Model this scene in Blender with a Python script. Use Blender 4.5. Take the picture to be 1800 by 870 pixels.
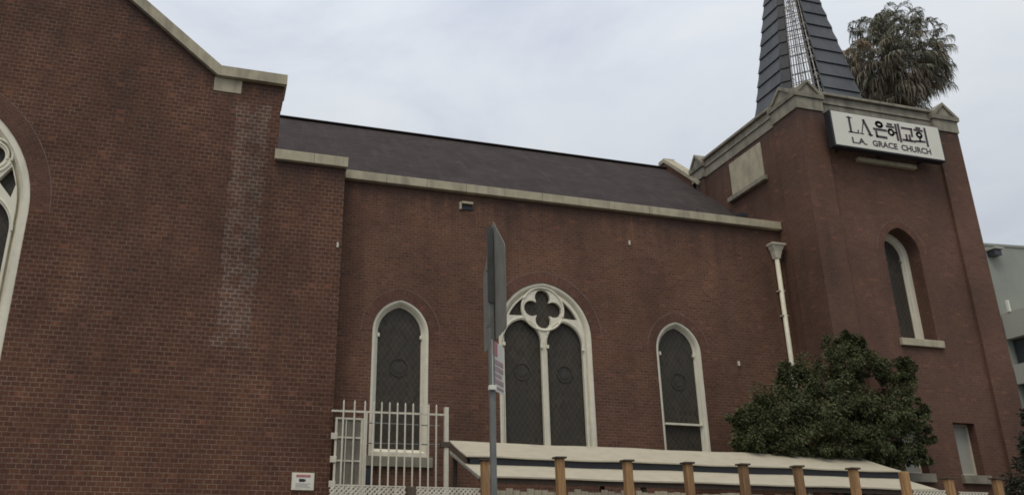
import bpy, math, random
from mathutils import Vector, Matrix
from mathutils.geometry import tessellate_polygon

for o in list(bpy.data.objects): bpy.data.objects.remove(o, do_unlink=True)
scene = bpy.context.scene
COL = scene.collection
R = math.radians

# ------------------------------------------------------------------ camera
EYE = 1.5
CAM_R = (0.964106, -0.265508, 0.0)
yaw, pitch, roll = 0.268731379, 0.353895677, 0.00500841624
F_PX, PX, PY = 1463.47302, 777.628938, 435.0
cy_, sy_, cp_, sp_ = math.cos(yaw), math.sin(yaw), math.cos(pitch), math.sin(pitch)
fw = Vector((sy_*cp_, cy_*cp_, sp_)); rt = Vector((cy_, -sy_, 0)); up = rt.cross(fw)
r2 = math.cos(roll)*rt + math.sin(roll)*up
u2 = -math.sin(roll)*rt + math.cos(roll)*up
cam_d = bpy.data.cameras.new('camera')
cam = bpy.data.objects.new('camera', cam_d); COL.objects.link(cam)
cam.matrix_world = Matrix(((r2.x, u2.x, -fw.x, 0), (r2.y, u2.y, -fw.y, 0), (r2.z, u2.z, -fw.z, EYE), (0, 0, 0, 1)))
cam_d.sensor_width = 36.0; cam_d.sensor_fit = 'HORIZONTAL'
cam_d.lens = F_PX/1800*36
cam_d.shift_x = (900-PX)/1800
cam_d.clip_start = 0.05; cam_d.clip_end = 3000
scene.camera = cam

# ------------------------------------------------------------------ light
SUN_EL, SUN_AZ = R(62), R(215)          # high sun behind thick cloud
world = bpy.data.worlds.new('World'); scene.world = world; world.use_nodes = True
wn, wl = world.node_tree.nodes, world.node_tree.links
for n in list(wn): wn.remove(n)
def W(t, **k):
    n = wn.new(t)
    for a, b in k.items(): setattr(n, a, b)
    return n
out = W('ShaderNodeOutputWorld'); bg = W('ShaderNodeBackground'); bg.inputs['Strength'].default_value = 0.1
wl.new(bg.outputs[0], out.inputs[0])
skyt = W('ShaderNodeTexSky', sky_type='NISHITA', sun_disc=False, sun_elevation=SUN_EL, sun_rotation=SUN_AZ)
skyt.air_density = 1.0; skyt.dust_density = 2.0
tc = W('ShaderNodeTexCoord')
mp = W('ShaderNodeMapping'); mp.inputs['Scale'].default_value = (1.0, 1.0, 2.2); mp.inputs['Rotation'].default_value = (0, 0, .5)
wl.new(tc.outputs['Generated'], mp.inputs[0])
n1 = W('ShaderNodeTexNoise'); n1.inputs['Scale'].default_value = 2.6; n1.inputs['Detail'].default_value = 7; n1.inputs['Roughness'].default_value = .55; n1.inputs['Distortion'].default_value = .6
wl.new(mp.outputs[0], n1.inputs[0])
rmp = W('ShaderNodeValToRGB')
rmp.color_ramp.elements[0].position = .30; rmp.color_ramp.elements[0].color = (7.0, 7.5, 8.7, 1)
rmp.color_ramp.elements[1].position = .70; rmp.color_ramp.elements[1].color = (9.9, 10.2, 10.4, 1)
e = rmp.color_ramp.elements.new(.5); e.color = (8.7, 9.2, 9.9, 1)
wl.new(n1.outputs[0], rmp.inputs[0])
mxw = W('ShaderNodeMix', data_type='RGBA'); mxw.inputs[0].default_value = .93
# overcast sky: brightest overhead, about a third of that at the horizon
sxyz = W('ShaderNodeSeparateXYZ'); wl.new(tc.outputs['Generated'], sxyz.inputs[0])
cie = W('ShaderNodeMapRange'); wl.new(sxyz.outputs[2], cie.inputs[0])
cie.inputs[1].default_value = 0; cie.inputs[2].default_value = 1; cie.inputs[3].default_value = .36; cie.inputs[4].default_value = 1.0
vsc = W('ShaderNodeVectorMath', operation='SCALE'); wl.new(rmp.outputs[0], vsc.inputs[0]); wl.new(cie.outputs[0], vsc.inputs['Scale'])
wl.new(skyt.outputs[0], mxw.inputs[6]); wl.new(vsc.outputs[0], mxw.inputs[7])
wl.new(mxw.outputs[2], bg.inputs[0])
sd = bpy.data.lights.new('sun', 'SUN'); sd.energy = 1.0; sd.angle = R(30); sd.color = (1, .90, .74)
sun = bpy.data.objects.new('sun', sd); COL.objects.link(sun)
# direction towards the sun: azimuth measured as the sky texture does
sun.rotation_euler = (R(90)-SUN_EL, 0, R(180)-SUN_AZ)
scene.view_settings.view_transform = 'Standard'; scene.view_settings.look = 'None'
scene.view_settings.exposure = 0.3; scene.view_settings.gamma = 1
scene.render.engine = 'CYCLES'
scene.cycles.pixel_filter_type = 'BLACKMAN_HARRIS'; scene.cycles.filter_width = 1.75
scene.render.resolution_x, scene.render.resolution_y = 1024, 494

# ------------------------------------------------------------------ materials
class MT:
    def __init__(s, name):
        s.m = bpy.data.materials.new(name); s.m.use_nodes = True
        s.n, s.l = s.m.node_tree.nodes, s.m.node_tree.links
        s.b = s.n['Principled BSDF']
    def N(s, t, **k):
        n = s.n.new(t)
        for a, b in k.items():
            if a.startswith('i_'): n.inputs[a[2:].replace('_', ' ')].default_value = b
            else: setattr(n, a, b)
        return n
    def L(s, a, b): s.l.new(a, b)
    def math(s, op, a, b=None, c=None):
        n = s.n.new('ShaderNodeMath'); n.operation = op
        for i, v in enumerate((a, b, c)):
            if v is None: continue
            if isinstance(v, (int, float)): n.inputs[i].default_value = v
            else: s.L(v, n.inputs[i])
        return n.outputs[0]
    def mix(s, f, a, b, mode='MIX'):
        n = s.n.new('ShaderNodeMix'); n.data_type = 'RGBA'; n.blend_type = mode
        for i, v in ((0, f), (6, a), (7, b)):
            if isinstance(v, (int, float)): n.inputs[i].default_value = v
            elif isinstance(v, tuple): n.inputs[i].default_value = (*v, 1)
            else: s.L(v, n.inputs[i])
        return n.outputs[2]
    def noise(s, scale, detail=4, coord=None, rough=.55, vec_scale=None):
        n = s.n.new('ShaderNodeTexNoise'); n.inputs['Scale'].default_value = scale
        n.inputs['Detail'].default_value = detail; n.inputs['Roughness'].default_value = rough
        if coord is None:
            coord = s.n.new('ShaderNodeNewGeometry').outputs['Position']
        if vec_scale:
            m = s.n.new('ShaderNodeMapping'); m.inputs['Scale'].default_value = vec_scale
            s.L(coord, m.inputs[0]); coord = m.outputs[0]
        s.L(coord, n.inputs['Vector']); return n.outputs[0]
    def ramp(s, v, p0, p1, c0=(0, 0, 0), c1=(1, 1, 1)):
        n = s.n.new('ShaderNodeValToRGB'); a, b = n.color_ramp.elements
        a.position, b.position = p0, p1; a.color, b.color = (*c0, 1), (*c1, 1)
        s.L(v, n.inputs[0]); return n.outputs[0]
    def bump(s, h, strength=.3, dist=.01):
        n = s.n.new('ShaderNodeBump'); n.inputs['Strength'].default_value = strength; n.inputs['Distance'].default_value = dist
        s.L(h, n.inputs['Height']); s.L(n.outputs[0], s.b.inputs['Normal'])

def plain(name, col, rough=.7, var=.25, scale=6, metal=0, bump=.15, dirt=None, dirt_amt=.5):
    t = MT(name)
    nz = t.noise(scale, 5)
    lo = tuple(c*(1-var) for c in col); hi = tuple(min(1, c*(1+var*.6)) for c in col)
    c = t.ramp(nz, .3, .7, lo, hi)
    if dirt:
        d = t.noise(1.7, 6, vec_scale=(2.2, 2.2, .35))
        m = t.ramp(d, .48, .72); c = t.mix(t.math('MULTIPLY', m, dirt_amt), c, dirt)
    t.L(c, t.b.inputs['Base Color']); t.b.inputs['Roughness'].default_value = rough
    t.b.inputs['Metallic'].default_value = metal
    if bump: t.bump(t.noise(scale*6, 3), bump, .004)
    return t.m

BW, BH = .2, .094
def brick(name, c1, c2, mortar, msize=.010, patch=False, bw=BW, bh=BH, mort_lo=None, soot=.45, odd_amt=.4, runoff=None):
    t = MT(name)
    uv = t.N('ShaderNodeUVMap').outputs[0]
    pos = t.N('ShaderNodeNewGeometry').outputs['Position']
    # slight irregularity of the courses
    wob = t.N('ShaderNodeTexNoise'); wob.inputs['Scale'].default_value = 3.0; t.L(uv, wob.inputs['Vector'])
    vm = t.N('ShaderNodeVectorMath', operation='SCALE'); t.L(wob.outputs[1], vm.inputs[0]); vm.inputs['Scale'].default_value = .012
    va = t.N('ShaderNodeVectorMath', operation='ADD'); t.L(uv, va.inputs[0]); t.L(vm.outputs[0], va.inputs[1])
    b = t.N('ShaderNodeTexBrick'); b.inputs['Scale'].default_value = 1
    b.inputs['Brick Width'].default_value = bw; b.inputs['Row Height'].default_value = bh
    b.inputs['Mortar Size'].default_value = msize; b.inputs['Mortar Smooth'].default_value = .35; b.inputs['Bias'].default_value = -.2
    b.inputs['Color1'].default_value = (*c1, 1); b.inputs['Color2'].default_value = (*c2, 1)
    t.L(va.outputs[0], b.inputs['Vector'])
    nbig = t.noise(.55, 6); nstk = t.noise(1.1, 6, vec_scale=(1.6, 1.6, .16)); nfine = t.noise(26, 4)
    # mortar is uneven: partly eroded and stained to nearly the brick's own colour
    ml = mort_lo or tuple(x*.55+y*.3 for x, y in zip(mortar, c1))
    mv = t.ramp(t.noise(2.3, 6), .38, .66, ml, mortar)
    if patch:
        sx = t.N('ShaderNodeSeparateXYZ'); t.L(pos, sx.inputs[0])
        wobx = t.math('MULTIPLY', t.math('SUBTRACT', t.noise(2.2, 5), .5), .6)
        xx = t.math('ADD', sx.outputs[0], wobx)
        a = t.math('MULTIPLY', t.math('GREATER_THAN', xx, -.08), t.math('LESS_THAN', xx, .78))
        zz = t.math('MULTIPLY', t.math('GREATER_THAN', sx.outputs[2], 6.25), t.math('LESS_THAN', t.math('ADD', sx.outputs[2], wobx), 13.0))
        pm = t.math('MULTIPLY', a, zz)
        pm2 = t.math('MULTIPLY', pm, t.ramp(t.noise(4.2, 6), .34, .56))
        mv = t.mix(pm2, mv, (.28, .235, .195))
        wide = t.math('MULTIPLY_ADD', pm2, .007, msize); t.L(wide, b.inputs['Mortar Size'])
    t.L(mv, b.inputs['Mortar'])
    c = b.outputs[0]
    if patch:
        c = t.mix(t.math('MULTIPLY', pm2, .17), c, (.29, .23, .20))
    c = t.mix(.75, c, t.ramp(nfine, .25, .8, (.62, .62, .62), (1.25, 1.25, 1.25)), 'MULTIPLY')
    c = t.mix(1.0, c, t.ramp(nbig, .3, .72, (.80, .80, .80), (1.16, 1.10, 1.05)), 'MULTIPLY')
    c = t.mix(t.math('MULTIPLY', t.ramp(nstk, .5, .78), soot), c, (.045, .032, .030))
    # broad darker and paler areas of the wall, fine pale flecks, dark water marks below the coping
    c = t.mix(1.0, c, t.ramp(t.noise(.33, 5, vec_scale=(1, 1, .6)), .36, .64, (.80, .79, .79), (1.10, 1.09, 1.08)), 'MULTIPLY')
    c = t.mix(t.math('MULTIPLY', t.ramp(t.noise(14, 5), .62, .74), .30), c, (.30, .24, .20))
    if runoff:
        sr_ = t.N('ShaderNodeSeparateXYZ'); t.L(pos, sr_.inputs[0])
        if patch:   # the top edge follows the gable: 13.67 m at the eave, rising inwards, 11.4 m on the shoulder
            slope = t.math('MULTIPLY', t.math('MAXIMUM', t.math('SUBTRACT', -.69, sr_.outputs[0]), 0.0), .786)
            slope = t.math('MINIMUM', slope, 5.47)
            top_ = t.math('ADD', 13.67, slope)
            top_ = t.math('SUBTRACT', top_, t.math('MULTIPLY', t.math('GREATER_THAN', sr_.outputs[0], 1.08), 2.27))
            dz = t.math('SUBTRACT', top_, sr_.outputs[2])
        else: dz = t.math('SUBTRACT', runoff, sr_.outputs[2])
        ln = t.math('MULTIPLY_ADD', t.noise(1.5, 5, vec_scale=(2.5, 2.5, .05)), 4.5, -1.35)
        f_ = t.math('SUBTRACT', 1.0, t.math('DIVIDE', dz, t.math('MAXIMUM', ln, .12))); f_.node.use_clamp = True
        c = t.mix(t.math('MULTIPLY', t.math('MULTIPLY', f_, t.math('GREATER_THAN', dz, 0.0)), .55), c, (.042, .033, .032))
    # a few odd orange and dark bricks
    wv = t.N('ShaderNodeTexWhiteNoise', noise_dimensions='2D')
    su = t.N('ShaderNodeSeparateXYZ'); t.L(uv, su.inputs[0])
    row = t.math('FLOOR', t.math('DIVIDE', su.outputs[1], bh))
    offs = t.math('MULTIPLY', t.math('MODULO', t.math('ABSOLUTE', row), 2.0), .5)
    colm = t.math('FLOOR', t.math('ADD', t.math('DIVIDE', su.outputs[0], bw), offs))
    cb = t.N('ShaderNodeCombineXYZ'); t.L(colm, cb.inputs[0]); t.L(row, cb.inputs[1]); t.L(cb.outputs[0], wv.inputs[0])
    odd = t.math('GREATER_THAN', wv.outputs[0], .985); dk = t.math('LESS_THAN', wv.outputs[0], .06)
    notm = t.math('SUBTRACT', 1.0, b.outputs['Fac'])
    c = t.mix(t.math('MULTIPLY', t.math('MULTIPLY', odd, notm), .3), c, (.30, .12, .075))
    c = t.mix(t.math('MULTIPLY', t.math('MULTIPLY', dk, notm), odd_amt), c, (.06, .035, .03))
    t.L(c, t.b.inputs['Base Color']); t.b.inputs['Roughness'].default_value = .88
    t.b.inputs['Specular IOR Level'].default_value = .25
    h = t.math('ADD', t.math('MULTIPLY', notm, 1.0), t.math('MULTIPLY', nfine, .5)); t.bump(h, .6, .006)
    return t.m

M = {}
M['brick'] = brick('brick_transept', (.140, .065, .041), (.096, .044, .031), (.27, .20, .15), .009, patch=True, bh=.112, runoff=11.3)
M['brick_nave'] = brick('brick_nave', (.168, .085, .055), (.126, .064, .044), (.225, .16, .12), .0085, soot=.35, bh=.085, runoff=11.4)
M['brick_tower'] = brick('brick_tower', (.160, .088, .063), (.132, .073, .055), (.185, .13, .10), .006, soot=.35, bh=.085, odd_amt=.2, runoff=14.95)
M['voussoir'] = brick('brick_voussoir', (.158, .078, .054), (.115, .058, .042), (.19, .135, .105), .006, bw=.17, bh=.072, soot=.25)
M['mortar_line'] = plain('mortar_line', (.19, .14, .115), .9, .45, 5)
M['stone'] = plain('cast_stone', (.43, .385, .275), .85, .18, 3, dirt=(.16, .145, .115), dirt_amt=.55)
M['stone_dark'] = plain('cast_stone_weathered', (.285, .26, .20), .85, .25, 3, dirt=(.10, .09, .075), dirt_amt=.7)
M['white'] = plain('painted_white_wood', (.75, .71, .57), .55, .07, 5, dirt=(.38, .34, .26), dirt_amt=.35)
M['white_metal'] = plain('painted_white_metal', (.66, .62, .50), .45, .10, 8, dirt=(.28, .23, .17), dirt_amt=.4)
M['shingle'] = None
M['lead'] = plain('lead_came', (.045, .045, .045), .6, .3, 8)
M['roundel'] = plain('dark_glass_roundel', (.043, .038, .031), .7, .3, 8, bump=0)
M['black'] = plain('black_metal', (.018, .019, .024), .5, .3, 8)
M['galv'] = plain('galvanised_steel', (.19, .195, .18), .5, .18, 10, metal=.3, bump=.05)
M['galv_back'] = plain('weathered_aluminium', (.20, .195, .17), .6, .15, 7, metal=.1, bump=.05, dirt=(.12, .115, .10))
M['galv_dark'] = plain('dark_steel_channel', (.06, .062, .058), .6, .2, 8)  # darker steel of the channel behind the large plate
M['canopy'] = plain('white_awning_sheet', (.46, .415, .31), .6, .06, 2.5, dirt=(.34, .305, .225), dirt_amt=.5)
M['canopy_edge'] = plain('awning_edge_trim', (.30, .29, .25), .6, .2, 4)
M['bark'] = plain('bark', (.10, .075, .055), .95, .4, 9, bump=.6)
M['concrete'] = plain('concrete', (.20, .19, .17), .9, .2, 2, dirt=(.12, .11, .10))
M['asphalt'] = plain('asphalt', (.05, .05, .052), .92, .3, 30, bump=.5)
M['soil'] = plain('ground_soil', (.10, .09, .07), .95, .4, 3)
M['line'] = plain('road_paint', (.6, .58, .5), .8, .15, 8)
M['sign_white'] = plain('sign_face_white', (.74, .725, .63), .5, .04, 2, bump=.03)
M['letter'] = plain('sign_letter_plum', (.055, .030, .040), .6, .1, 5, bump=0)
M['red'] = plain('faded_red_print', (.48, .17, .18), .6, .15, 12, bump=0)
M['pink'] = plain('faded_pink_print', (.42, .30, .29), .6, .15, 12, bump=0)
M['grey_print'] = plain('grey_print', (.33, .32, .28), .6, .1, 12, bump=0)
M['far_wall'] = plain('grey_green_stucco', (.27, .29, .25), .9, .08, .6, dirt=(.23, .245, .21), dirt_amt=.4)
M['far_pale'] = plain('pale_stucco', (.38, .375, .33), .9, .08, .6)
M['far_dark'] = plain('dark_panel', (.035, .038, .045), .25, .2, 1, bump=0)  # plain dark surface: set-back far storeys, vent and side door
M['reveal'] = brick('brick_reveal', (.10, .05, .042), (.085, .042, .036), (.11, .08, .07), .006, soot=.3)
M['mesh_panel'] = None

def shingle():
    t = MT('roof_shingle'); uv = t.N('ShaderNodeUVMap').outputs[0]
    b = t.N('ShaderNodeTexBrick'); b.inputs['Scale'].default_value = 1
    b.inputs['Brick Width'].default_value = .3; b.inputs['Row Height'].default_value = .14; b.inputs['Mortar Size'].default_value = .008
    b.inputs['Color1'].default_value = (.066, .055, .053, 1); b.inputs['Color2'].default_value = (.054, .045, .044, 1); b.inputs['Mortar'].default_value = (.044, .038, .040, 1)
    t.L(uv, b.inputs['Vector'])
    c = t.mix(1, b.outputs[0], t.ramp(t.noise(1.0, 6), .3, .7, (.88, .87, .87), (1.10, 1.09, 1.08)), 'MULTIPLY')
    c = t.mix(t.math('MULTIPLY', t.ramp(t.noise(1.3, 6, vec_scale=(3, .5, .5)), .52, .7), .16), c, (.12, .11, .105))
    t.L(c, t.b.inputs['Base Color']); t.b.inputs['Roughness'].default_value = 1.0; t.b.inputs['Specular IOR Level'].default_value = .1; t.bump(t.math('SUBTRACT', 1., b.outputs['Fac']), .5, .008)
    return t.m
M['shingle'] = shingle()

def seam_metal():
    t = MT('spire_cladding'); 
    c = t.ramp(t.noise(1.6, 6, vec_scale=(1, 1, .4)), .32, .7, (.050, .054, .062), (.092, .097, .106))
    c = t.mix(t.math('MULTIPLY', t.ramp(t.noise(7, 5, vec_scale=(1, 1, .25)), .55, .75), .35), c, (.14, .135, .13))
    t.L(c, t.b.inputs['Base Color']); t.b.inputs['Roughness'].default_value = .6; t.b.inputs['Metallic'].default_value = .2
    t.bump(t.noise(5, 4), .3, .02); return t.m
M['spire'] = seam_metal()
M['spire_dark'] = plain('spire_inner_shade', (.032, .034, .040), .7, .3, 4)  # darker than the cladding: shade inside the spire put into the colour
M['lattice_dark'] = plain('spire_lattice_paint', (.16, .14, .13), .7, .6, 7)
M['lattice_pale'] = plain('spire_lattice_pale', (.50, .47, .43), .7, .5, 7)

def glass(name='leaded_glass'):
    t = MT(name); uv = t.N('ShaderNodeUVMap').outputs[0]
    s = t.N('ShaderNodeSeparateXYZ'); t.L(uv, s.inputs[0])
    def diag(sign):
        a = t.math('DIVIDE', s.outputs[0], .155); b_ = t.math('DIVIDE', s.outputs[1], .235)
        v = t.math('ADD', a, b_) if sign > 0 else t.math('SUBTRACT', a, b_)
        f = t.math('ABSOLUTE', t.math('SUBTRACT', t.math('FRACT', t.math('ADD', v, 100.0)), .5))
        return t.math('LESS_THAN', f, .055), t.math('FLOOR', t.math('ADD', v, 100.0))
    l1, f1 = diag(1); l2, f2 = diag(-1)
    line = t.math('MAXIMUM', l1, l2)
    cb = t.N('ShaderNodeCombineXYZ'); t.L(f1, cb.inputs[0]); t.L(f2, cb.inputs[1])
    wn_ = t.N('ShaderNodeTexWhiteNoise', noise_dimensions='2D'); t.L(cb.outputs[0], wn_.inputs[0])
    c = t.ramp(wn_.outputs[0], .0, 1., (.050, .043, .034), (.082, .070, .055))
    c = t.mix(t.ramp(t.noise(1.6, 4), .35, .7), c, (.058, .052, .042))
    c = t.mix(t.math('MULTIPLY', line, .8), c, (.030, .027, .023))
    t.L(c, t.b.inputs['Base Color']); t.b.inputs['Roughness'].default_value = .42
    t.b.inputs['Specular IOR Level'].default_value = .16
    t.bump(t.math('ADD', t.math('MULTIPLY', line, .5), t.noise(2.2, 3)), .25, .02)
    return t.m
M['glass'] = glass()

def leaf_mat(name, c_lo, c_hi, rough=.55, spec=.3):
    t = MT(name); g = t.N('ShaderNodeNewGeometry')
    v = g.outputs['Random Per Island']
    n = t.noise(1.3, 3)
    f = t.math('ADD', t.math('MULTIPLY', v, .45), t.math('MULTIPLY', n, .55))
    c = t.ramp(f, .2, .8, c_lo, c_hi)
    t.L(c, t.b.inputs['Base Color']); t.b.inputs['Roughness'].default_value = rough
    t.b.inputs['Specular IOR Level'].default_value = spec
    return t.m
M['leaf'] = leaf_mat('laurel_leaf', (.036, .044, .020), (.125, .14, .062), .75, .15)
M['leaf_dark'] = leaf_mat('dark_leaf', (.018, .022, .013), (.045, .052, .03))  # dark green leaves of the tree at the right edge
M['palm_green'] = leaf_mat('palm_frond', (.10, .102, .074), (.23, .225, .165), .75)
M['palm_dead'] = leaf_mat('palm_dead_frond', (.15, .13, .098), (.38, .33, .25), .85, .1)
M['palm_orange'] = leaf_mat('palm_fruit_stalk', (.17, .125, .08), (.33, .25, .16), .8, .1)

def wood(name, c0, c1):
    t = MT(name)
    g = t.noise(9, 6, vec_scale=(4, 4, .22), rough=.7)
    c = t.ramp(g, .32, .68, c0, c1)
    c = t.mix(t.math('MULTIPLY', t.ramp(t.noise(1.3, 4), .45, .7), .5), c, (.12, .085, .06))
    oi = t.N('ShaderNodeObjectInfo'); c = t.mix(1.0, c, t.ramp(oi.outputs['Random'], 0, 1, (.68, .66, .66), (1.12, 1.1, 1.05)), 'MULTIPLY')
    t.L(c, t.b.inputs['Base Color']); t.b.inputs['Roughness'].default_value = .8
    t.bump(g, .4, .006); return t.m
M['wood'] = wood('post_wood', (.20, .105, .045), (.52, .31, .135))
M['wood_dark'] = wood('dark_stained_wood', (.05, .038, .028), (.10, .075, .055))
M['beige_board'] = wood('pale_board', (.22, .195, .14), (.42, .38, .28))

# ------------------------------------------------------------------ mesh builder
class MB:
    def __init__(s): s.v = []; s.f = []; s.uv = {}
    def poly(s, pts, uv=None):
        i = len(s.v); s.v += [Vector(p) for p in pts]; s.f.append(list(range(i, i+len(pts))))
        if uv: s.uv[len(s.f)-1] = uv
        return s
    def mesh(s, pts, faces):
        i = len(s.v); s.v += [Vector(p) for p in pts]
        for f in faces: s.f.append([i+k for k in f])
        return s
    def box(s, x0, x1, y0, y1, z0, z1):
        p = [(x0,y0,z0),(x1,y0,z0),(x1,y1,z0),(x0,y1,z0),(x0,y0,z1),(x1,y0,z1),(x1,y1,z1),(x0,y1,z1)]
        return s.mesh(p, [(3,2,1,0),(4,5,6,7),(0,1,5,4),(1,2,6,5),(2,3,7,6),(3,0,4,7)])
    def beam(s, a, b, w, h, upv=(0,0,1)):
        a, b = Vector(a), Vector(b); d = (b-a).normalized(); sd_ = d.cross(Vector(upv)).normalized()*w/2; uu = sd_.cross(d).normalized()*h/2
        p = [a-sd_-uu, a+sd_-uu, a+sd_+uu, a-sd_+uu, b-sd_-uu, b+sd_-uu, b+sd_+uu, b-sd_+uu]
        return s.mesh(p, [(0,1,2,3)[::-1],(4,5,6,7),(0,1,5,4),(1,2,6,5),(2,3,7,6),(3,0,4,7)])
    def tube(s, pts, rad, n=10, cap=True):
        pts = [Vector(p) for p in pts]
        if isinstance(rad, (int, float)): rad = [rad]*len(pts)
        rings = []
        for i, p in enumerate(pts):
            d = (pts[min(i+1, len(pts)-1)]-pts[max(i-1, 0)]).normalized()
            a = d.cross(Vector((0, 0, 1)) if abs(d.z) < .95 else Vector((1, 0, 0))).normalized(); b = d.cross(a)
            rings.append([p+(a*math.cos(2*math.pi*k/n)+b*math.sin(2*math.pi*k/n))*rad[i] for k in range(n)])
        return s.loft(rings, closed=True, cap=cap)
    def loft(s, rings, closed=True, cap=False):
        n = len(rings[0]); i0 = len(s.v)
        for r in rings: s.v += [Vector(p) for p in r]
        for j in range(len(rings)-1):
            for k in range(n if closed else n-1):
                k2 = (k+1) % n
                s.f.append([i0+j*n+k, i0+j*n+k2, i0+(j+1)*n+k2, i0+(j+1)*n+k])
        if cap:
            s.f.append([i0+k for k in range(n)][::-1]); s.f.append([i0+(len(rings)-1)*n+k for k in range(n)])
        return s
    def plate(s, outer, holes, y0, y1, back=True, sides=True, conv=None):
        """polygon with holes in (x,z), front at y0, back at y1; conv maps (x,y,z)"""
        cv = conv or (lambda x, y, z: (x, y, z))
        loops = [[Vector((p[0], p[1], 0)) for p in outer]]+[[Vector((p[0], p[1], 0)) for p in h] for h in holes]
        tris = tessellate_polygon(loops); flat = [p for l in loops for p in l]
        fr = [cv(p.x, y0, p.y) for p in flat]; s.mesh(fr, [])
        base = len(s.v)-len(flat)
        for t in tris:
            a, b, c = [flat[k] for k in t]
            ccw = (b.x-a.x)*(c.y-a.y)-(b.y-a.y)*(c.x-a.x)
            if abs(ccw) < 1e-9: continue
            t = list(t) if ccw > 0 else list(t)[::-1]
            s.f.append([base+k for k in t])
        if back:
            s.mesh([cv(p.x, y1, p.y) for p in flat], []); b2 = len(s.v)-len(flat)
            for t in tris:
                a, b, c = [flat[k] for k in t]
                ccw = (b.x-a.x)*(c.y-a.y)-(b.y-a.y)*(c.x-a.x)
                if abs(ccw) < 1e-9: continue
                t = list(t)[::-1] if ccw > 0 else list(t)
                s.f.append([b2+k for k in t])
        if sides:
            for l in loops:
                n = len(l)
                for k in range(n):
                    a, b = l[k], l[(k+1) % n]
                    s.poly([cv(a.x,y0,a.y), cv(b.x,y0,b.y), cv(b.x,y1,b.y), cv(a.x,y1,a.y)])
        return s
    def build(s, name, mat, parent=None, origin=None, bevel=0, smooth=False):
        if origin is None:
            origin = parent_world(parent) if parent else Vector((0, 0, 0))
        origin = Vector(origin)
        me = bpy.data.meshes.new(name); me.from_pydata([v-origin for v in s.v], [], s.f); 
        uvl = me.uv_layers.new(name='UVMap')
        for pi, p in enumerate(me.polygons):
            cust = s.uv.get(pi)
            n = p.normal; ax, ay, az = abs(n.x), abs(n.y), abs(n.z)
            for j, li in enumerate(p.loop_indices):
                if cust: uvl.data[li].uv = cust[j]; continue
                c = s.v[me.loops[li].vertex_index]
                if ay >= ax and ay >= az*.8: u, v = c.x, c.z*(1 if az < .3 else 1/max(ay, .3))
                elif ax >= az: u, v = c.y+.1, c.z
                else: u, v = c.x, c.y
                uvl.data[li].uv = (u, v)
        me.materials.append(mat)
        if smooth:
            for p in me.polygons: p.use_smooth = True
        me.update()
        o = bpy.data.objects.new(name, me); COL.objects.link(o)
        if parent: o.parent = parent; o.location = origin-parent_world(parent)
        else: o.location = origin
        if bevel:
            bm = o.modifiers.new('bevel', 'BEVEL'); bm.width = bevel; bm.segments = 2; bm.limit_method = 'ANGLE'; bm.angle_limit = R(40)
        return o
def parent_world(o):
    v = Vector((0, 0, 0))
    while o: v += o.location; o = o.parent
    return v
def thing(name, label, cat, loc, group=None):
    o = bpy.data.objects.new(name, None); COL.objects.link(o); o.location = loc; o.empty_display_size = .3
    o['label'] = label; o['category'] = cat
    if group: o['group'] = group
    return o
def struct(name, mb, mat, **k):
    o = mb.build(name, mat, **k); o['kind'] = 'structure'; return o

# pixel of the photograph (1800 wide) on the vertical plane Y -> point
def at(px, py, Y):
    d = r2*((px-PX)/F_PX) - u2*((py-PY)/F_PX) + fw
    p = d*(Y/d.y); p.z += EYE; return p

def arch(cx, w, zs, h, zb, n=14):
    """two-centred arch outline, anticlockwise seen from the front (x right, z up), from bottom-left"""
    rr = (w*w+h*h)/(2*w); pts = [(cx-w, zb), (cx+w, zb)]
    a1 = math.asin(min(1, h/rr))
    for i in range(n+1):
        a = a1*i/n; pts.append((cx+w-rr+rr*math.cos(a), zs+rr*math.sin(a)))
    for i in range(n-1, -1, -1):
        a = a1*i/n; pts.append((cx-w+rr-rr*math.cos(a), zs+rr*math.sin(a)))
    return pts
def inset(cx, w, zs, h, zb, d, db=None, n=14):
    rr = (w*w+h*h)/(2*w); r_ = rr-d; w_ = w-d; c = rr-w
    h_ = math.sqrt(max(1e-6, r_*r_-c*c))
    return arch(cx, w_, zs, h_, zb+(d if db is None else db), n)
def circle(cx, cz, r, n=28): return [(cx+r*math.cos(2*math.pi*k/n), cz+r*math.sin(2*math.pi*k/n)) for k in range(n)]

# ================================================================== SETTING
g = MB(); g.poly([(-600,-600,-.02),(900,-600,-.02),(900,900,-.02),(-600,900,-.02)]); struct('ground', g, M['soil'])
g = MB(); g.box(-120, 160, -9, 8.0, -.3, 0.0); struct('road', g, M['asphalt'])
g = MB(); g.box(-120, 160, 8.0, 8.18, -.3, .14); g.build; struct('kerb', g, M['concrete'], bevel=.02)
g = MB(); g.box(-120, 160, 8.18, 13.0, -.3, .136); struct('sidewalk', g, M['concrete'])
g = MB(); g.box(-120, 160, 13.0, 13.25, -.3, 1.12); struct('retaining_wall', g, M['concrete'], bevel=.02)
g = MB(); g.box(-120, 160, 13.25, 90, -.3, 1.0); struct('terrace', g, M['soil'])
g = MB()
for k in range(-10, 14): g.box(k*9, k*9+3, -.9, -.8, .0, .004)
struct('lane_markings', g, M['line'])

# ================================================================== CHURCH
church = thing('church', 'red brick church with white pointed windows, long grey roof and square tower under dark spire', 'church', (8, 22, 1.0))
DB, DN, DT = 20.6, 21.32, 19.64
XC = -7.65
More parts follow.
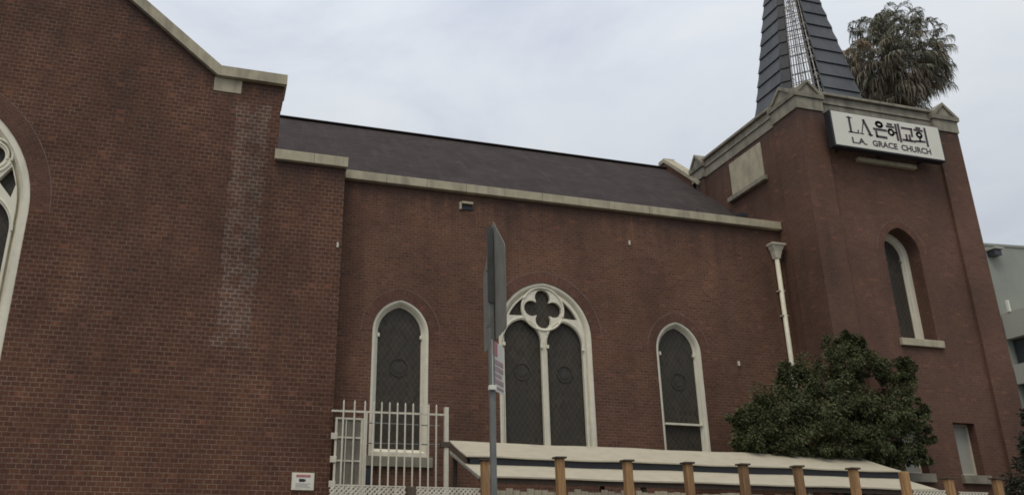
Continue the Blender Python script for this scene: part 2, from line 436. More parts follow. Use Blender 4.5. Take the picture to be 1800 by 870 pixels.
# --- transept (large gable wall on the left)
big = (XC, 2.93, 9.25, 3.25, 3.8)
outl = [(-18.2,1.0),(2.9,1.0),(2.9,11.4),(1.05,11.4),(1.05,13.2),(1.10,13.3),(1.10,13.67),(-.69,13.67),(XC,19.14),(-14.61,13.67),(-16.35,13.67),(-16.35,11.4),(-18.2,11.4)]
MB().plate(outl, [arch(*big)], DB, DB+.72).build('transept_wall', M['brick'], church)
MB().box(-16.3, 1.0, DB+.72, 40, 1, 12.9).build('transept_side_walls', M['brick_nave'], church)
# coping following the gable
up_ = [(1.16,13.67),(1.16,13.97),(-.62,13.97),(XC,19.50),(-14.68,13.97),(-16.46,13.97),(-16.46,13.67),(-14.61,13.67),(XC,19.14),(-.69,13.67)]
MB().plate(up_, [], DB-.15, DB+.80).build('gable_coping', M['stone'], church, bevel=.012)
MB().box(-.77, -.04, DB-.02, DB+.1, 13.25, 13.665).build('coping_kneeler', M['stone'], church, bevel=.01)
def coping_run(name, x0, x1, y0, y1, z0, z1, step=1.25, mat='stone'):
    m = MB(); n = max(1, round((x1-x0)/step)); d = (x1-x0)/n
    for i in range(n): m.box(x0+i*d+(.004 if i else 0), x0+(i+1)*d-.004, y0, y1, z0, z1)
    return m.build(name, M[mat], church, bevel=.01)
coping_run('shoulder_coping', 1.112, 2.965, DB-.13, DB+.95, 11.402, 11.69, .95)
coping_run('shoulder_coping', -18.28, -16.47, DB-.13, DB+.95, 11.402, 11.69, .95)
MB().box(.99, 1.112, DB-.131, DB-.002, 11.402, 11.69).build('coping_return', M['stone'], church)
# transept roof
MB().mesh([(-16.3,DB+.8,13.2),(XC,DB+.8,18.95),(1.0,DB+.8,13.2),(-16.3,40,13.2),(XC,40,18.95),(1.0,40,13.2)],
          [(0,1,4,3),(1,2,5,4),(0,2,1),(3,4,5),(0,3,5,2)]).build('transept_roof', M['shingle'], church)
# --- nave side wall
W1 = (4.725, .78, 7.12, .92, 3.86); W2 = (8.915, 1.41, 7.36, 1.54, 3.86); W3 = (13.11, .74, 7.17, .90, 3.86)
MB().plate([(2.905,1.0),(17.25,1.0),(17.25,11.4),(2.905,11.4)], [arch(*W1), arch(*W2), arch(*W3)], DN, DN+.5, sides=True).build('nave_wall', M['brick_nave'], church)
coping_run('nave_coping', 3.0, 17.19, DN-.16, DN+.55, 11.402, 11.66, 1.18)
zr = lambda y: 16.35+.55*(y-27)          # kept for reference of the ridge height
RY, RZ = 27.5, 16.46
MB().mesh([(1.0,21.75,11.35),(17.3,21.75,11.35),(17.3,RY,RZ),(1.0,RY,RZ),(1.0,33.25,11.35),(17.3,33.25,11.35)],
          [(0,1,2,3),(3,2,5,4),(0,3,4),(1,5,2),(0,4,5,1)]).build('nave_roof', M['shingle'], church)
MB().beam((1.0,RY,RZ+.03),(17.3,RY,RZ+.03),.22,.04).build('ridge_cap', M['shingle'], church)
MB().box(1.1, 17.2, 32.7, 33.2, 1, 11.35).build('nave_far_wall', M['brick_nave'], church)
sl = (RZ-11.35)/(RY-21.75)
MB().mesh([(17.1,25.5,11.35),(17.45,25.5,11.35),(17.45,RY+.25,11.35),(17.1,RY+.25,11.35),
           (17.1,25.5,RZ+.32-sl*2),(17.45,25.5,RZ+.32-sl*2),(17.45,RY,RZ+.32),(17.1,RY,RZ+.32),(17.45,RY+.25,RZ+.32),(17.1,RY+.25,RZ+.32)],
          [(0,1,5,4),(1,2,8,6,5),(2,3,9,8),(3,0,4,7,9),(4,5,6,7),(7,6,8,9),(3,2,1,0)]).build('end_parapet', M['brick_nave'], church)
MB().beam((17.275,25.2,RZ+.32-sl*2.3+.06),(17.275,RY,RZ+.38),.48,.13,(0,0,1)).box(17.03,17.52,RY-.05,RY+.4,RZ+.30,RZ+.46).build('end_parapet_coping', M['stone'], church)

# --- windows
def ring_mesh(a, b, y, uvr=True):
    m = MB(); s_ = 0
    for k in range(len(a)-1):
        p, q, p2, q2 = a[k], a[k+1], b[k], b[k+1]
        d = math.hypot(q[0]-p[0], q[1]-p[1]); w = math.hypot(p2[0]-p[0], p2[1]-p[1])
        m.poly([(p[0],y,p[1]),(p2[0],y,p2[1]),(q2[0],y,q2[1]),(q[0],y,q[1])], uv=[(0.03,s_),(w+.03,s_),(w+.03,s_+d),(.03,s_+d)])
        s_ += d*1.06
    return m
def arch_ring(spec, y, width):
    cx, w, zs, h, zb = spec
    a = arch(cx, w, zs, h, zb, 20)[2:]; b = inset(cx, w, zs, h, zb, -width, n=20)[2:]
    ring_mesh(a, b, y-.004).build('voussoir_arch', M['voussoir'], church)
    c = inset(cx, w, zs, h, zb, -width-.018, n=20)[2:]
    ring_mesh(b, c, y-.005).build('mortar_joint', M['mortar_line'], church)
def window(spec, y0, rec, face, splay, depth, tracery=None, extra=None, mat='white', sill_z=None, botrail=.2, glass_mat='glass'):
    cx, w, zs, h, zb = spec
    o = lambda d, db=None: inset(cx, w, zs, h, zb, d, db)
    ya = y0+rec
    L3 = lambda pts, y: [(p[0], y, p[1]) for p in pts]
    base = (cx, ya, zb)
    win = MB()
    r0, r1, r2_ = o(.004, .0), o(face, botrail*.55), o(face+splay, botrail)
    mid = inset(cx, w, zs, h, zb, face+splay*.45, botrail*.8)
    win.loft([L3(r0, ya+.05), L3(r0, ya), L3(r1, ya), L3(mid, ya+depth*.35), L3(mid, ya+depth*.5), L3(r2_, ya+depth), L3(r2_, ya+depth+.05)])
    f = win.build('window', M[mat], church, origin=base)
    gl = [(p[0], ya+depth+.03, p[1]) for p in o(face+splay-.02, botrail-.02)]
    MB().poly(gl).build('glass', M[glass_mat], f, origin=(cx, ya+depth, zb))
    # small moulded stops at the springing
    st = MB(); wi = w-face-splay
    for sg in (-1, 1):
        if tracery is None: MB().box(cx+sg*(wi-.015)-.025, cx+sg*(wi-.015)+.025, ya+depth-.06, ya+depth+.02, zs-.12, zs-.02).build('springer_stop', M[mat], f, origin=(cx+sg*wi, ya, zs-.1))
    return f, ya
def roundel(f, cx, cz, y, r, n=28):
    m = MB()
    for rr, t in ((r, .008),):
        m.tube([(cx+rr*math.cos(2*math.pi*k/n), y, cz+rr*math.sin(2*math.pi*k/n)) for k in range(n+1)], t, 6, cap=False)
    m.plate(circle(cx, cz, r*.58), [], y+.004, y+.012, back=False)
    m.build('roundel', M['roundel'], f, origin=(cx, y, cz))

fa, ya = window(W1, DN, .02, .06, .12, .15)
roundel(fa, 4.725, 6.2, ya+.165, .24)
MB().box(3.86, 5.62, DN-.10, DN+.10, 3.60, 3.857).build('window_sill', M['stone_dark'], church, bevel=.01)
fb, yb = window(W3, DN, .02, .06, .11, .15)
roundel(fb, 13.11, 6.3, yb+.165, .24)
MB().box(12.50, 13.72, yb+.07, yb+.14, 5.03, 5.085).build('glazing_bar', M['white'], fb)
MB().box(12.28, 13.94, DN-.10, DN+.10, 3.60, 3.857).build('window_sill', M['stone_dark'], church, bevel=.01)
arch_ring(W1, DN, .30); arch_ring(W3, DN, .26)

# double window with quatrefoil
fc, yc = window(W2, DN, .02, .07, .12, .15, tracery=True)
def quatrefoil(cx, cz, s, n=9):
    # four lobes of radius s*.42 centred s*.58 out
    pts = []; lr, lo_ = s*.42, s*.60
    for q in range(4):
        a0 = q*math.pi/2; ox, oz = cx+lo_*math.cos(a0), cz+lo_*math.sin(a0)
        sp = R(125)
        for i in range(n+1):
            a = a0-sp+2*sp*i/n; 
            x, z = ox+lr*math.cos(a), oz+lr*math.sin(a)
            dx, dz = x-cx, z-cz; an = math.atan2(dz, dx)-a0
            an = (an+math.pi) % (2*math.pi)-math.pi
            if abs(an) <= R(44.9): pts.append((x, z))
    return pts
QX, QZ = 8.885, 8.13
def wedge(sg, spec, q, ro, lc, la):
    """spandrel opening between the main arch, the quatrefoil ring and the lancet head"""
    cx, w, zs, h, zb = spec
    rr = (w*w+h*h)/(2*w); cA = (cx+w-rr, zs); ri = rr-.27
    pts = []
    # along main arch (right side) from low to high
    lo_a, hi_a = math.asin((7.88-zs)/ri), math.asin((8.46-zs)/ri)
    for i in range(7):
        a = lo_a+(hi_a-lo_a)*i/6; pts.append((cA[0]+ri*math.cos(a), cA[1]+ri*math.sin(a)))
    # down the quatrefoil ring
    for i in range(6):
        a = R(22-42*i/5); pts.append((q[0]+(ro+.045)*math.cos(a), q[1]+(ro+.045)*math.sin(a)))
    pts.append((q[0]+.80, q[1]-.245))
    if sg < 0: pts = [(2*q[0]-x+.02, z) for x, z in pts][::-1]
    return pts
in2 = inset(*W2, .185, .19)
lanR = (9.515, .545, 7.12, .66, 4.05); lanL = (8.235, .565, 7.12, .66, 4.05)
quat = quatrefoil(QX, QZ, .56)
wR = wedge(1, W2, (QX, QZ), .62, None, None); wL = wedge(-1, W2, (QX, QZ), .62, None, None)
tr = MB().plate(in2, [arch(*lanL), arch(*lanR), quat, wR, wL], yc+.055, yc+.155)
tr.build('tracery', M['white'], fc, bevel=0)
m = MB(); n = 40
m.tube([(QX+.63*math.cos(2*math.pi*k/n), yc+.055, QZ+.63*math.sin(2*math.pi*k/n)) for k in range(n+1)], .035, 8, cap=False)
for lc in (lanL, lanR):
    pts = inset(*lc, -.045)[2:]; m.tube([(p[0], yc+.058, p[1]) for p in pts], .024, 6)
    m.tube([(lc[0]-lc[1]-.04, yc+.058, 4.06), (lc[0]-lc[1]-.04, yc+.058, 7.05)], .02, 6); m.tube([(lc[0]+lc[1]+.04, yc+.058, 4.06), (lc[0]+lc[1]+.04, yc+.058, 7.05)], .02, 6)
    for sg in (-1, 1): m.box(lc[0]+sg*lc[1]-.04, lc[0]+sg*lc[1]+.04, yc+.0, yc+.06, 6.98, 7.08)
m.build('moulding', M['white'], fc, smooth=False)
roundel(fc, 8.235, 6.30, yc+.165, .23); roundel(fc, 9.515, 6.30, yc+.165, .23)
MB().box(7.4, 10.42, DN-.10, DN+.10, 3.60, 3.857).build('window_sill', M['stone_dark'], church, bevel=.01)
arch_ring(W2, DN, .32)

# great window of the transept
fd, yd = window(big, DB, .02, .16, .16, .22, tracery=True)
inb = inset(*big, .31, .3)
holes = []
for cxx in (XC-1.76, XC, XC+1.76):
    holes.append(arch(cxx, .80, 8.75 if cxx != XC else 9.3, .92, 4.15))
ccs = [(XC-1.86, 10.66, .30), (XC+1.86, 10.66, .30), (XC, 11.35, .42)]
for a_, b_, c_ in ccs: holes.append(circle(a_, b_, c_))
for sg in (-1, 1):
    hx = [(XC+sg*2.10, 10.02), (XC+sg*2.46, 9.60), (XC+sg*2.52, 9.95), (XC+sg*2.36, 10.42)]
    holes.append(hx if sg > 0 else hx[::-1])
MB().plate(inb, holes, yd+.07, yd+.22).build('tracery', M['white'], fd)
m = MB()
for a_, b_, c_ in ccs:
    for dr, tt in ((.07, .03), (.17, .035)):
        m.tube([(a_+(c_+dr)*math.cos(2*math.pi*k/36), yd+.07, b_+(c_+dr)*math.sin(2*math.pi*k/36)) for k in range(37)], tt, 8, cap=False)
for cxx in (XC-1.76, XC, XC+1.76):
    pts = inset(cxx, .80, 8.75 if cxx != XC else 9.3, .92, 4.15, -.06)[2:]; m.tube([(p[0], yd+.07, p[1]) for p in pts], .03, 6)
m.build('moulding', M['white'], fd)
arch_ring(big, DB, .46)
MB().box(big[0]-3.05, big[0]+3.05, DB-.1, DB+.1, 3.5, 3.797).build('window_sill', M['stone_dark'], church, bevel=.01)

MB().box(3.42, 4.06, DN-.06, DN-.003, 1.0, 3.58).build('side_door', M['far_dark'], church, bevel=.01)
# --- downpipe, scupper, little fittings
m = MB(); PXX = 16.87
m.tube([(PXX, DN-.11, 10.42), (PXX, DN-.11, 1.2)], .072, 12)
pipe = m.build('downpipe', M['white'], church, origin=(PXX, DN-.11, 1.2), smooth=True)
m = MB()
def frus(z0, w0, z1, w1, yb_, d0, d1):
    m.loft([[(PXX-w0,yb_-d0,z0),(PXX+w0,yb_-d0,z0),(PXX+w0,yb_,z0),(PXX-w0,yb_,z0)],[(PXX-w1,yb_-d1,z1),(PXX+w1,yb_-d1,z1),(PXX+w1,yb_,z1),(PXX-w1,yb_,z1)]], cap=True)
frus(10.38, .085, 10.62, .14, DN-.01, .18, .22); frus(10.62, .14, 10.80, .22, DN-.01, .22, .28); frus(10.80, .25, 10.86, .26, DN-.01, .31, .32)
m.build('rainwater_head', M['white'], pipe, bevel=.006)
for z in (9.3, 8.5, 7.0, 5.4, 3.4): MB().box(PXX-.10, PXX+.10, DN-.16, DN-.002, z, z+.035).build('pipe_strap', M['white_metal'], pipe)
m = MB().box(6.36, 6.42, DN-.09, DN-.002, 10.88, 11.1).box(6.42, 6.76, DN-.12, DN-.002, 11.06, 11.12)
sc = m.build('scupper', M['stone'], church)
MB().box(6.42, 6.76, DN-.035, DN-.003, 10.9, 11.06).build('scupper_opening', M['black'], sc)
for (x_, z_, y_) in ((2.80, 9.16, DB), (11.75, 10.42, DN), (15.07, 6.92, DN)):
    MB().box(x_-.025, x_+.025, y_-.05, y_-.002, z_-.07, z_+.07).build('wall_bracket', M['white_metal'], church)
fl = MB().box(15.75, 16.05, DN-.05, DN+.18, 11.74, 11.88).box(15.87, 15.93, DN+.02, DN+.08, 11.68, 11.74).build('floodlight', M['black'], church, bevel=.01)
MB().tube([(14.2, DN+.1, 11.70), (14.3, DN+.1, 11.9), (14.32, DN+.1, 11.70)], .018, 6).build('parapet_cable', M['black'], church)

# --- tower
TX0, TX1, TY0, TY1 = 17.1, 23.45, 19.54, 25.66
twin = (20.25, .66, 10.42, .80, 7.62)
lw = [[(20.83,3.72),(21.62,3.72),(21.62,5.2),(20.83,5.2)], [(18.88,3.72),(19.67,3.72),(19.67,5.2),(18.88,5.2)]]
MB().plate([(17.2,1.0),(23.35,1.0),(23.35,14.95),(17.2,14.95)], [arch(*twin)]+lw, DT, DT+.60).build('tower_front_wall', M['brick_tower'], church)
tw = MB()
tw.poly([(17.2,25.56,1),(17.2,DT+.001,1),(17.2,DT+.001,14.95),(17.2,25.56,14.95)])
tw.poly([(23.35,DT+.001,1),(23.35,25.56,1),(23.35,25.56,14.95),(23.35,DT+.001,14.95)])
tw.poly([(23.35,25.56,1),(17.2,25.56,1),(17.2,25.56,14.95),(23.35,25.56,14.95)])
tw.build('tower_side_walls', M['brick_tower'], church)
P = 1.21
for (x0, x1) in ((TX0, 18.05), (22.50, TX1)):
    for (y0, y1) in ((TY0, 20.75), (24.93, TY1)):
        MB().box(x0, x1, y0, y1, 1.0, 14.95).build('corner_pier', M['brick_tower'], church)
# stone band, string course and coping
sb = MB()
def band(z0, z1, off):
    sb.box(17.2-off+.0, 23.35+off, TY0+.10-off, TY0+.35, z0, z1); sb.box(17.2-off, 23.35+off, TY1-.35, TY1-.10+off, z0, z1)
    sb.box(17.2-off, 17.5, TY0+.352, TY1-.352, z0, z1); sb.box(23.05, 23.35+off, TY0+.352, TY1-.352, z0, z1)
band(14.952, 15.30, .03); band(15.301, 15.36, .07); band(15.361, 15.60, .035); band(15.601, 15.70, .13)
sb.build('stone_parapet', M['stone_dark'], church, bevel=.012)
MB().box(17.25, 23.3, TY0+.36, TY1-.36, 15.0, 15.1).build('tower_roof', M['shingle'], church)
def pier_cap(x0, x1, y0, y1):
    e_, xc, yc_ = .05, (x0+x1)/2, (y0+y1)/2; z0, ze, zp = 14.953, 15.42, 15.93
    m = MB()
    x0 -= .035; x1 += .035; y0 -= .035; y1 += .035
    m.plate([(x0,z0),(x1,z0),(x1,ze),(xc,zp),(x0,ze)], [], y0, y1)
    m.plate([(y0+.004,z0+.002),(y1-.004,z0+.002),(y1-.004,ze-.001),(yc_,zp-.003),(y0+.004,ze-.001)], [], x0-.003, x1+.003, conv=lambda a, b, c: (b, a, c))
    o = m.build('pier_cap', M['stone_dark'], church, origin=(xc, yc_, z0), bevel=.008)
    m = MB(); t_ = .09
    def chev(a0, a1, ac): return [(a0-e_,ze-.05),(ac,zp+.0),(a1+e_,ze-.05),(a1+e_+.02,ze+t_),(ac,zp+t_+.02),(a0-e_-.02,ze+t_)]
    m.plate(chev(x0,x1,xc), [], y0-.055, y1+.055)
    m.plate(chev(y0,y1,yc_), [], x0-.055, x1+.055, conv=lambda a, b, c: (b, a, c+.002))
    m.build('cap_moulding', M['stone_dark'], o, bevel=.006)
for (x0, x1) in ((TX0, 18.05), (22.50, TX1)):
    for (y0, y1) in ((TY0, 20.75), (24.93, TY1)): pier_cap(x0, x1, y0, y1)
MB().box(17.165, 17.25, 21.62, 23.44, 13.50, 14.78).build('stone_panel', M['stone'], church, bevel=.01)
MB().box(17.05, 17.2, 21.50, 23.62, 13.33, 13.498).build('panel_sill', M['stone_dark'], church, bevel=.015)
MB().box(19.1, 21.35, DT-.16, DT-.002, 13.33, 13.47).build('stone_ledge', M['stone'], church, bevel=.015)
ft, yt = window(twin, DT, .46, .14, .08, .10, botrail=.06)
arch_ring(twin, DT, .24)
MB().box(19.50, 21.05, DT-.10, DT+.42, 7.40, 7.617).build('window_sill', M['stone'], church, bevel=.01)
for r_ in lw:
    (xa, za), (xb, _), (_, zb_), _q = r_
    wf = MB().plate([(xa+.003,za+.003),(xb-.003,za+.003),(xb-.003,zb_-.003),(xa+.003,zb_-.003)], [[(xa+.06,za+.06),(xb-.06,za+.06),(xb-.06,zb_-.06),(xa+.06,zb_-.06)]], DT+.26, DT+.33).build('window', M['white_metal'], church)
    MB().box(xa+.06, xb-.06, DT+.30, DT+.32, za+.06, zb_-.06).build('blind', M['far_pale'], wf)
    MB().box(xa-.08, xb+.12, DT-.10, DT+.25, za-.24, za-.003).build('window_sill', M['stone_dark'], church, bevel=.01)

# --- spire
SCX, SCY, ZA, ZB_ = 20.27, 22.60, 27.1, 15.1
KA = 1.72/(ZA-16.8); KB = KA*.44
spire = MB().box(SCX-1.99, SCX+1.99, SCY-1.99, SCY+1.99, 15.1, 15.16).build('spire', M['spire'], church, origin=(SCX, SCY, 15.1))
def rot4(q, x, y):
    for _ in range(q): x, y = -y, x
    return SCX+x, SCY+y
rnd = random.Random(4)
for q in range(4):
    m = MB(); z = ZB_; 
    while z < ZA-.25:
        z2 = min(z+.60, ZA-.2)
        a0, a1, b0, b1 = KA*(ZA-z), KA*(ZA-z2), KB*(ZA-z), KB*(ZA-z2)
        o0 = .055
        P4 = [(-b0-.03,-a0-o0,z),(b0+.03,-a0-o0,z),(b1,-a1,z2+.02),(-b1,-a1,z2+.02),(-b0,-a0+.03,z),(b0,-a0+.03,z),(b1,-a1+.05,z2),(-b1,-a1+.05,z2)]
        pts = []
        for (x, y, zz) in P4:
            X, Y = rot4(q, x, y); pts.append((X, Y, zz))
        m.mesh(pts, [(0,1,2,3),(5,4,7,6),(0,4,5,1),(1,5,6,2),(2,6,7,3),(3,7,4,0)])
        z = z2
    # ribs along both edges
    for sg in (-1, 1):
        x0, y0 = rot4(q, sg*KB*(ZA-ZB_), -KA*(ZA-ZB_)); m.tube([(x0, y0, ZB_), (SCX, SCY, ZA)], [.03, .015], 6)
    m.build('spire_cladding', M['spire'], spire, origin=(SCX, SCY, 15.1))
    # strip coloured dark as the spire's shaded inside, then the open lattice on the diagonal
    mp_, md = MB(), MB()
    A = lambda z, t: tuple(Vector((KB*(ZA-z), -KA*(ZA-z))).lerp(Vector((KA*(ZA-z), -KB*(ZA-z))), t))
    def LP(z, t): x, y = A(z, t); X, Y = rot4(q, x, y); return (X, Y, z)
    for i, t in enumerate((.28, .46, .64, .82, 1.)):
        md.tube([LP(ZB_, t), LP(ZA-1.2, t)], [.026, .010], 5)
    for t in (.37, .55, .73, .91):
        mp_.tube([LP(ZB_, t), LP(ZA-3.0, t)], [.02, .008], 5)
    z = ZB_+.25
    while z < ZA-1.0:
        md.tube([LP(z, .28), LP(z, 1)], .016 if z < 22 else .01, 5)
        z += .40
        for t in (.37, .55, .73, .91):
            if rnd.random() < .5:
                c0 = Vector(LP(z-.2+rnd.uniform(-.05, .05), t)); r = .055*(ZA-z)/10+.015
                e1 = (Vector(LP(z, 1))-Vector(LP(z, 0))).normalized()*r; e2 = Vector((0, 0, r*1.7))
                (mp_ if rnd.random() < .65 else md).tube([c0+e2, c0+e1, c0-e2, c0-e1, c0+e2], .014, 4, cap=False)
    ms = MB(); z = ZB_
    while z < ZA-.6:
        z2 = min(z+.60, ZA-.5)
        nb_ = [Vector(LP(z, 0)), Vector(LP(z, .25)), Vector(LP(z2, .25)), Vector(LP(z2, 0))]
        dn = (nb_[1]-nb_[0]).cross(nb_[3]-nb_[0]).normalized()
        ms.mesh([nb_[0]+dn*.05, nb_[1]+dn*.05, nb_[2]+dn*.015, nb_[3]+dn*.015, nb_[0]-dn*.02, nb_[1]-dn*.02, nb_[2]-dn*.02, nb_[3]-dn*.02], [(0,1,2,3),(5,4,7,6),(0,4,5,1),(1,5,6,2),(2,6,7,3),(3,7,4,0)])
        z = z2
    ms.build('inner_shade_strip', M['spire_dark'], spire, origin=(SCX, SCY, 15.1))
    md.build('lattice', M['lattice_dark'], spire, origin=(SCX, SCY, 15.1))
    mp_.build('lattice_ornament', M['lattice_pale'], spire, origin=(SCX, SCY, 15.1))
MB().tube([(SCX,SCY,ZA-.35),(SCX,SCY,ZA),(SCX,SCY,ZA+.15),(SCX,SCY,ZA+.9)], [.08,.12,.05,.02], 10).build('finial', M['spire'], spire)

# ================================================================== CHURCH SIGN
SX0, SX1, SZ0, SZ1, SYF = 17.93, 22.07, 13.535, 14.715, 19.05
cs = thing('church_sign', 'white lightbox sign with dark English and Korean lettering, high on the brick tower', 'sign', (20, 19.3, SZ0))
cs.location = (20, 19.3, SZ0)
MB().box(SX0-.05, SX1+.05, SYF+.012, SYF+.27, SZ0-.05, SZ1+.03).build('case', M['black'], cs, bevel=.01)
MB().box(SX0, SX1, SYF, SYF+.011, SZ0, SZ1).build('face', M['sign_white'], cs)
for x_ in (18.4, 20, 21.6):
    for z_ in (13.6, 14.5): MB().box(x_-.04, x_+.04, SYF+.272, DT-.002, z_, z_+.08).build('bracket', M['black'], cs)
def text(body, x0, x1, z0, z1, y, mat, parent, name='lettering', bold=.0, fit=True):
    cu = bpy.data.curves.new('t', 'FONT'); cu.body = body; cu.size = 1; cu.offset = bold; cu.resolution_u = 3
    ob = bpy.data.objects.new('t', cu); COL.objects.link(ob)
    dg = bpy.context.evaluated_depsgraph_get(); dg.update()
    me = bpy.data.meshes.new_from_object(ob.evaluated_get(dg)); vs = [v.co.copy() for v in me.vertices]
    fs = [list(p.vertices) for p in me.polygons]
    bpy.data.objects.remove(ob); bpy.data.curves.remove(cu)
    if not vs: return None
    ax, bx = min(v.x for v in vs), max(v.x for v in vs); ay, by = min(v.y for v in vs), max(v.y for v in vs)
    m = MB(); m.mesh([(x0+(v.x-ax)/(bx-ax)*(x1-x0), y, z0+(v.y-ay)/(by-ay)*(z1-z0)) for v in vs], fs)
    return m.build(name, mat, parent)
yl = SYF-.005
def sx(u): return SX0+u*(SX1-SX0)
def sz(v): return SZ0+v*(SZ1-SZ0)
def strokes(lst, name, w):
    """each stroke: list of (x,z) points in sign metres, drawn as flat bars"""
    m = MB()
    for st in lst:
        ww = w*1.15
        if isinstance(st, tuple): ww, st = st
        for (a, b) in zip(st[:-1], st[1:]):
            a_, b_ = Vector((a[0], 0, a[1])), Vector((b[0], 0, b[1])); d = (b_-a_).normalized(); nrm = Vector((-d.z, 0, d.x))*ww/2; e_ = d*ww*.45
            m.poly([p+Vector((0, yl, 0)) for p in (a_-e_-nrm, b_+e_-nrm, b_+e_+nrm, a_-e_+nrm)])
            yoff = 0
    return m.build(name, M['letter'], cs)
# LA in an open serif hand
zt, zbm = sz(.87), sz(.43)
strokes([(.085, [(sx(.155), zt), (sx(.155), zbm+.02)]), (.035, [(sx(.135), zt), (sx(.178), zt)]), (.045, [(sx(.135), zbm), (sx(.215), zbm)]), (.05, [(sx(.222), zbm), (sx(.222), zbm+.10)]),
         (.04, [(sx(.252), zbm), (sx(.288), zt-.02)]), (.10, [(sx(.288), zt-.03), (sx(.332), zbm)]), (.035, [(sx(.238), zbm), (sx(.268), zbm)]), (.035, [(sx(.312), zbm), (sx(.352), zbm)])], 'lettering', .05)
def syl(u0, u1): 
    x0_, x1_ = sx(u0), sx(u1)
    return lambda a, b: (x0_+a*(x1_-x0_), sz(.39)+b*(sz(.89)-sz(.39)))
k = syl(.375, .485)
oct_ = lambda k, cx_, cz_, rx, rz: [k(cx_+rx*math.cos(2*math.pi*i/10), cz_+rz*math.sin(2*math.pi*i/10)) for i in range(11)]
strokes([oct_(k,.5,.82,.24,.14), [k(.0,.50), k(1.,.50)], [k(.14,.34), k(.14,.06), k(.92,.06)]], 'lettering', .075)
k = syl(.50, .615)
strokes([[k(.12,.94), k(.42,.94)], [k(.0,.78), k(.54,.78)], oct_(k,.27,.45,.20,.17), [k(.52,.46), k(.70,.46)], (.085, [k(.74,.96), k(.74,.04)]), (.085, [k(.97,1.), k(.97,-.02)])], 'lettering', .065)
k = syl(.635, .745)
strokes([[k(.08,.84), k(.88,.84), k(.84,.42)], [k(.34,.42), k(.34,.14)], [k(.62,.42), k(.62,.14)], [k(.0,.10), k(1.,.10)]], 'lettering', .07)
k = syl(.76, .87)
strokes([[k(.22,.98), k(.5,.98)], [k(.02,.84), k(.68,.84)], oct_(k,.36,.56,.2,.14), [k(.36,.36), k(.36,.18)], [k(.0,.14), k(.72,.18)], (.085, [k(.94,1.), k(.94,-.04)])], 'lettering', .065)
text('L.A.', sx(.15), sx(.285), sz(.10), sz(.285), yl, M['letter'], cs, bold=.03)
text('GRACE', sx(.335), sx(.565), sz(.10), sz(.285), yl, M['letter'], cs, bold=.03)
text('CHURCH', sx(.60), sx(.88), sz(.10), sz(.285), yl, M['letter'], cs, bold=.03)

# ================================================================== CANOPY
CX0, CX1 = 5.31, 16.45
can = thing('canopy', 'long low white sloping canopy in two stepped sheets, just behind the wooden posts', 'canopy', (10.9, 17.5, 1.0))
def slab(x0, x1, ya_, za_, yb_, zb2, t, xr=None):
    xr = xr or x1
    m = MB(); m.mesh([(x0,ya_,za_-t),(x1,ya_,za_-t),(xr,yb_,zb2-t),(x0,yb_,zb2-t),(x0,ya_,za_),(x1,ya_,za_),(xr,yb_,zb2),(x0,yb_,zb2)],
        [(3,2,1,0),(4,5,6,7),(0,1,5,4),(1,2,6,5),(2,3,7,6),(3,0,4,7)]); return m
def sheet(nm, x0, x1, y0, z0, y1, z1, t, sag, droop, seed):
    """slightly uneven sheet, grid of cells"""
    rd = random.Random(seed); nx, ny = 56, 6; top = []; m = MB()
    ph = [rd.uniform(0, 6) for _ in range(4)]
    for j in range(ny+1):
        for i in range(nx+1):
            u, v = i/nx, j/ny; x = x0+(x1-x0)*u; y = y0+(y1-y0)*v
            z = z0+(z1-z0)*v + sag*(math.sin(u*19+ph[0])*.5+math.sin(u*47+ph[1]+v*2)*.25) - droop*math.sin(math.pi*v)*.5
            top.append((x, y, z))
    n = nx+1; N = len(top)
    pts = top+[(x, y, z-t) for x, y, z in top]; fs = []
    for j in range(ny):
        for i in range(nx):
            a = j*n+i; fs.append((a, a+1, a+n+1, a+n)); fs.append((N+a+n, N+a+n+1, N+a+1, N+a))
    for i in range(nx): fs.append((i+1, i, N+i, N+i+1)); a = ny*n+i; fs.append((a, a+1, N+a+1, N+a))
    for j in range(ny): a = j*n; fs.append((a, a+n, N+a+n, N+a)); a = j*n+nx; fs.append((a+n, a, N+a, N+a+n))
    m.mesh(pts, fs); return m.build(nm, M['canopy'], can, smooth=False)
sheet('upper_sheet', CX0, CX1+.03, 17.30, 3.49, 18.60, 3.95, .03, .016, .03, 1)
sheet('lower_sheet', CX0, CX1+.10, 16.36, 3.00, 18.56, 3.72, .03, .012, .02, 2)
MB().box(CX0+.10, CX1, 17.36, 17.42, 3.30, 3.47).build('purlin', M['black'], can)
for x_ in (CX0+.035, 7.6, 9.9, 12.2, 14.5, CX1-.0):
    slab(x_-.03, x_+.03, 17.42, 3.485, 18.58, 3.90, .13).build('rafter', M['wood_dark'], can)
slab(CX0-.02, CX0+.0, 16.4, 3.0, 18.5, 3.70, .06).build('edge_trim', M['canopy_edge'], can)
MB().box(CX0, CX1+.08, 16.42, 16.47, 2.87, 2.965).build('front_beam', M['wood_dark'], can)
for x_ in (CX0+.1, 9.0, 12.8, CX1-.1):
    MB().box(x_-.045, x_+.045, 18.45, 18.54, 1.0, 3.66).build('support_post', M['wood_dark'], can)
    MB().box(x_-.045, x_+.045, 16.48, 16.57, 1.0, 2.98).build('support_post', M['wood_dark'], can)

